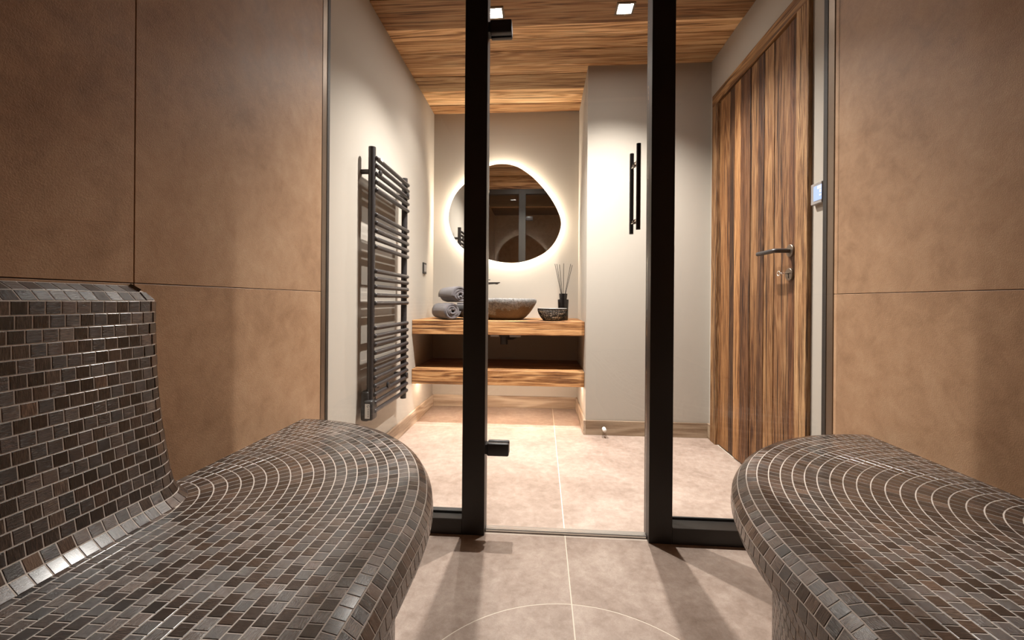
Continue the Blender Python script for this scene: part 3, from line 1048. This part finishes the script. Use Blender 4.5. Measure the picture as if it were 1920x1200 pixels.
# ---- rolled towels
def towel(px, py, py_edge, yend, ang, length, rad, label, turn0):
    c = ony(px, py, yend)
    ax = Vector((-math.sin(ang), math.cos(ang), 0))
    u = Vector((math.cos(ang), math.sin(ang), 0))
    v = Vector((0, 0, 1))
    bm = bmesh.new()
    turns, th = 2.9, rad / 3.55
    N, K = 110, 9
    grid = []
    for i in range(N + 1):
        f = i / N
        a = turn0 + 2 * math.pi * turns * f
        r = th * 0.55 + (rad - th * 0.5 - th * 0.55) * f
        wob = 1 + 0.05 * math.sin(a * 2.3 + turn0)
        rowv = []
        for side in (-1, 1):
            rr = (r + side * th * 0.46) * wob
            line = []
            for k in range(K):
                s = k / (K - 1)
                rnd = 1 - 0.05 * (abs(s - 0.5) * 2) ** 6
                jig = 0.0032 * mnoise.noise(Vector((a * 0.9, s * 9, side + turn0)))
                q = u * math.cos(a) * (rr * rnd + jig) + v * math.sin(a) * (rr * rnd + jig) * 0.95
                end = 0.006 * mnoise.noise(Vector((a, turn0, 0))) + (0.004 if side < 0 else 0) * (1 if k == 0 else -1 if k == K - 1 else 0)
                line.append(bm.verts.new(c + q + ax * (s * length + end * (1 if k in (0, K - 1) else 0))))
            rowv.append(line)
        grid.append(rowv)
    for a, b_ in zip(grid, grid[1:]):
        for k in range(K - 1):
            bm.faces.new((a[1][k], b_[1][k], b_[1][k + 1], a[1][k + 1]))
            bm.faces.new((a[0][k + 1], b_[0][k + 1], b_[0][k], a[0][k]))
        bm.faces.new((a[0][0], b_[0][0], b_[1][0], a[1][0]))
        bm.faces.new((a[1][K - 1], b_[1][K - 1], b_[0][K - 1], a[0][K - 1]))
    for e in (grid[0], grid[-1]):
        for k in range(K - 1):
            bm.faces.new((e[0][k], e[1][k], e[1][k + 1], e[0][k + 1]))
    lo = min(q.co.z for q in bm.verts)
    o = add('rolled_towel', bm, M['towel'], None, smooth=True)
    tag(o, label, 'towel', 'rolled grey towels')
    return o, lo


TR = 0.0655
yend = 2.885
def towel_at(px, z, lab, turn0, dy=0.0):
    y_ = yend + dy
    d = ony(px, 585, y_)
    q = proj((d.x, y_, z))
    return towel(q[0], q[1], None, y_, math.radians(31), 0.33, TR, lab, turn0)


towel_at(849, CT + TR * 0.96, 'rolled grey towel lying at the end of the vanity top, spiral end showing', 0.6)
towel_at(887, CT + TR * 0.96, 'rolled grey towel mostly hidden behind the black post', 2.2, 0.035)
towel_at(864, CT + TR * 2.64, 'rolled grey towel resting on top of the other rolls', 4.0, 0.01)

# ---- pierced bowl
bq = ony(1036, 597, 2.94)
bw = thing('pierced_bowl', (bq.x, 2.94, CT), 'small black pierced bowl in front of the reed bottle', 'bowl')
Rb = 27.5 / F * 2.94
hb = 0.083
def bowl_r(z):
    f = min(1, max(0, z / hb))
    return Rb * (0.56 + 0.44 * math.sin(f * math.pi / 2) ** 0.9)


prof = [(bowl_r(hb * i / 10) - 0.003, hb * i / 10 + 0.001) for i in range(11)]
prof2 = [(bowl_r(hb * i / 10) - 0.006, hb * i / 10 + 0.004) for i in range(10, -1, -1)]
add('lining', lathe(bmesh.new(), [(0.001, 0.001)] + prof + prof2 + [(0.001, 0.006)], bq * 1 - Vector((0, 0, bq.z - CT)), 40), M['silver'], bw, smooth=True, angle=50)
bm = bmesh.new()
NR, NC = 6, 34
gv = []
rs_ = random.Random(3)
for i in range(NR + 1):
    r_ = []
    for k in range(NC):
        jz = 0 if i in (0, NR) else rs_.uniform(-0.28, 0.28)
        z = hb * 0.06 + (hb * 0.90) * (i + jz) / NR
        a = 2 * math.pi * (k + (0.5 if i % 2 else 0) + rs_.uniform(-0.28, 0.28)) / NC
        r_.append(bm.verts.new((bq.x + bowl_r(z) * math.cos(a), 2.94 + bowl_r(z) * math.sin(a), CT + z)))
    gv.append(r_)
for i in range(NR):
    for k in range(NC):
        bm.faces.new((gv[i][k], gv[i][(k + 1) % NC], gv[i + 1][(k + 1) % NC], gv[i + 1][k]))
bowl = add('lattice', bm, M['black_plastic'], bw)
wf = bowl.modifiers.new('wire', 'WIREFRAME')
wf.thickness = 0.0056
wf.use_even_offset = False
add('rim', lathe(bmesh.new(), [(bowl_r(hb) - 0.007, hb - 0.004), (bowl_r(hb) + 0.001, hb - 0.004), (bowl_r(hb) + 0.001, hb + 0.003), (bowl_r(hb) - 0.007, hb + 0.003), (bowl_r(hb) - 0.007, hb - 0.004)], (bq.x, 2.94, CT), 48), M['black_plastic'], bw)
add('foot', lathe(bmesh.new(), [(bowl_r(0) + 0.0005, 0), (bowl_r(0) + 0.002, 0.006), (bowl_r(0) - 0.004, 0.006)], (bq.x, 2.94, CT), 40), M['black_plastic'], bw)

# ---- reed diffuser
dq = ony(1056, 560, 3.08)
dfu = thing('reed_diffuser', (dq.x, 3.08, CT), 'black glass reed diffuser bottle with thin dark sticks', 'diffuser')
hb2 = ony(1056, 561, 3.08).z - CT
s_ = 3.08 / F
add('bottle', lathe(bmesh.new(), [(8.6 * s_, 0), (9.3 * s_, 0.004), (9.6 * s_, hb2 * 0.6), (10.3 * s_, hb2 * 0.93), (10.1 * s_, hb2 * 0.985), (8.5 * s_, hb2), (6.5 * s_, hb2 + 0.001), (6.5 * s_, hb2 + 0.006)], (dq.x, 3.08, CT), 36), M['black_glass'], dfu, smooth=True, angle=35)
zn = ony(1056, 550.5, 3.08).z - CT
add('neck_ring', lathe(bmesh.new(), [(7.0 * s_, hb2 + 0.003), (7.9 * s_, zn - 0.004), (7.6 * s_, zn), (5.5 * s_, zn), (5.0 * s_, zn - 0.01)], (dq.x, 3.08, CT), 32), M['black_glass'], dfu, smooth=True, angle=35)
for (tx_, ty_, dy_) in ((1040.5, 495, 0.02), (1044, 495, -0.02), (1049, 496, 0.035), (1057, 494, -0.03), (1070, 495, 0.03), (1073, 497, -0.015)):
    tip = ony(tx_, ty_, 3.08 + dy_)
    base = Vector((dq.x - (tip.x - dq.x) * 0.12, 3.08 - dy_ * 0.15, CT + hb2 * 0.55))
    add('reed', T([base, tip], 0.0019, 8), M['reed'], dfu)

# ---- towel radiator
RX = -0.828
ra_ = thing('towel_radiator', (RX, 2.32, 0.25), 'black ladder towel radiator hung on the cream wall', 'radiator')
YN, YF = onx(697.0, 400, RX).y, onx(757.8, 500, RX).y
ZT, ZBm = onx(698, 276, RX).z, onx(684, 797, RX).z
add('upright', T([(RX, YN, ZBm + 0.06), (RX, YN, ZT)], 0.0175, 24), M['anthracite'], ra_, smooth=True, angle=50)
add('upright', T([(RX, YF, onx(758, 745, RX).z), (RX, YF, onx(758, 334, RX).z)], 0.0175, 24), M['anthracite'], ra_, smooth=True, angle=50)
BXr = RX + 0.020
ys_ = [341, 352.5, 365.5, 378, 391, 430, 442.5, 455, 467.5, 480, 518, 530, 542.5, 555.5, 568, 606.5, 619.3, 632, 645, 658, 671, 684, 696.5, 709.5, 722, 735]
zz = []
for y_ in ys_:
    zz.append(onx(757, y_, BXr).z)
first = None
for z in zz:
    o = add('bar', T([(BXr, YN + 0.002, z), (BXr, YF - 0.001, z)], 0.0112, 14, round_end=True), M['anthracite'], ra_, smooth=True, angle=60)
    if first is None:
        first = o
for y_, z in ((YN, zz[2] + 0.01), (YF, zz[2] + 0.01), (YN + 0.13, zz[-3] + 0.018), (YF, zz[-3] + 0.018)):
    wb = add('wall_bracket', T([(XL + 0.001, y_, z), (RX - 0.01, y_, z)], 0.012, 16), M['anthracite'], ra_, smooth=True, angle=50)
    add('bracket_clamp', lathe(bmesh.new(), [(0.012, 0), (0.014, 0.004), (0.014, 0.010), (0.009, 0.013)], (BXr + 0.004, y_ + (0.03 if y_ < 2.4 else -0.03), z), 16, 'X'), M['anthracite'], wb, smooth=True, angle=40)
Z0 = ZBm
cu = add('heater_unit', B(RX - 0.040, RX + 0.002, YN - 0.026, YN + 0.030, Z0 + 0.004, Z0 + 0.150, 0.012, 4), M['black_plastic'], ra_, smooth=True, angle=50)
add('control_head', B(RX - 0.022, RX + 0.024, YN - 0.034, YN + 0.034, Z0 + 0.010, Z0 + 0.108, 0.012, 4), M['black_plastic'], ra_, smooth=True, angle=50)
add('sticker', B(RX - 0.012, RX + 0.012, YN - 0.0352, YN - 0.0338, Z0 + 0.022, Z0 + 0.092), M['alu'], cu)
bm = tube(bmesh.new(), [(RX + 0.004 + 0.0052 * math.cos(a), YN - 0.0354, Z0 + 0.081 + 0.0052 * math.sin(a)) for a in [2 * math.pi * k / 16 for k in range(14)]], 0.0011, 6)
for i, wd in enumerate((0.006, 0.004, 0.007, 0.005, 0.007, 0.004, 0.006)):
    z0 = Z0 + 0.068 - i * 0.006
    box(bm, RX + 0.005 - wd / 2, RX + 0.004 + wd / 2, YN - 0.0358, YN - 0.0351, z0 - 0.0016, z0 + 0.0016)
add('sticker_print', bm, M['gasket'], cu)
add('white_tag', B(BXr - 0.006, BXr + 0.0118, YN + 0.030, YN + 0.062, zz[0] - 0.003, zz[0] + 0.0125, 0.002), M['white_plastic'], first)
add('cable', T([(RX - 0.005, YN + 0.03, Z0 + 0.04), (RX - 0.008, YN + 0.07, Z0 + 0.045), (RX - 0.015, YN + 0.10, Z0 + 0.10), (RX - 0.03, YN + 0.115, Z0 + 0.18), (XL + 0.004, YN + 0.12, Z0 + 0.23)], 0.0025, 8), M['black_plastic'], ra_, smooth=True)

# ---- wall switch
sw = thing('wall_switch', (XL, 3.14, 1.09), 'small black switch plate on the wall above the towels', 'switch')
pl = add('plate', B(XL, XL + 0.009, 3.098, 3.180, 1.050, 1.132, 0.0015), M['black_plastic'], sw)
add('rocker', B(XL + 0.009, XL + 0.0115, 3.112, 3.166, 1.064, 1.118, 0.001), M['grey_plastic'], sw)

# ---- wall display
dp = thing('wall_display', (XR, 1.69, 1.22), 'small lit touch display in a grey frame beside the wooden door', 'display')
fx = XR - 0.016
add('housing', B(fx, XR, 1.600 + 0.07, 1.735, 1.228, 1.309, 0.002), M['grey_plastic'], dp)
scn = add('screen', B(fx - 0.0012, fx, 1.670, 1.716, 1.241, 1.297), M['screen'], dp)
bm = bmesh.new()
for (y0, y1, z0, z1) in ((1.671, 1.692, 1.283, 1.294), (1.671, 1.679, 1.268, 1.279), (1.671, 1.681, 1.256, 1.261)):
    box(bm, fx - 0.0018, fx - 0.0011, y0, y1, z0, z1)
add('screen_marks', bm, M['screen_mark'], scn)

# ---- door stop
ds = thing('door_stop', (0.395, YP - 0.014, 0.055), 'white tipped door stop on the pier baseboard', 'door stop')
add('stop_shaft', T([(0.395, YP - 0.014, 0.052), (0.395, YP - 0.052, 0.052)], 0.007, 14), M['chrome'], ds, smooth=True, angle=50)
add('rubber_tip', T([(0.395, YP - 0.048, 0.052), (0.395, YP - 0.080, 0.052)], 0.0125, 18, round_end=True), M['white_plastic'], ds, smooth=True, angle=60)
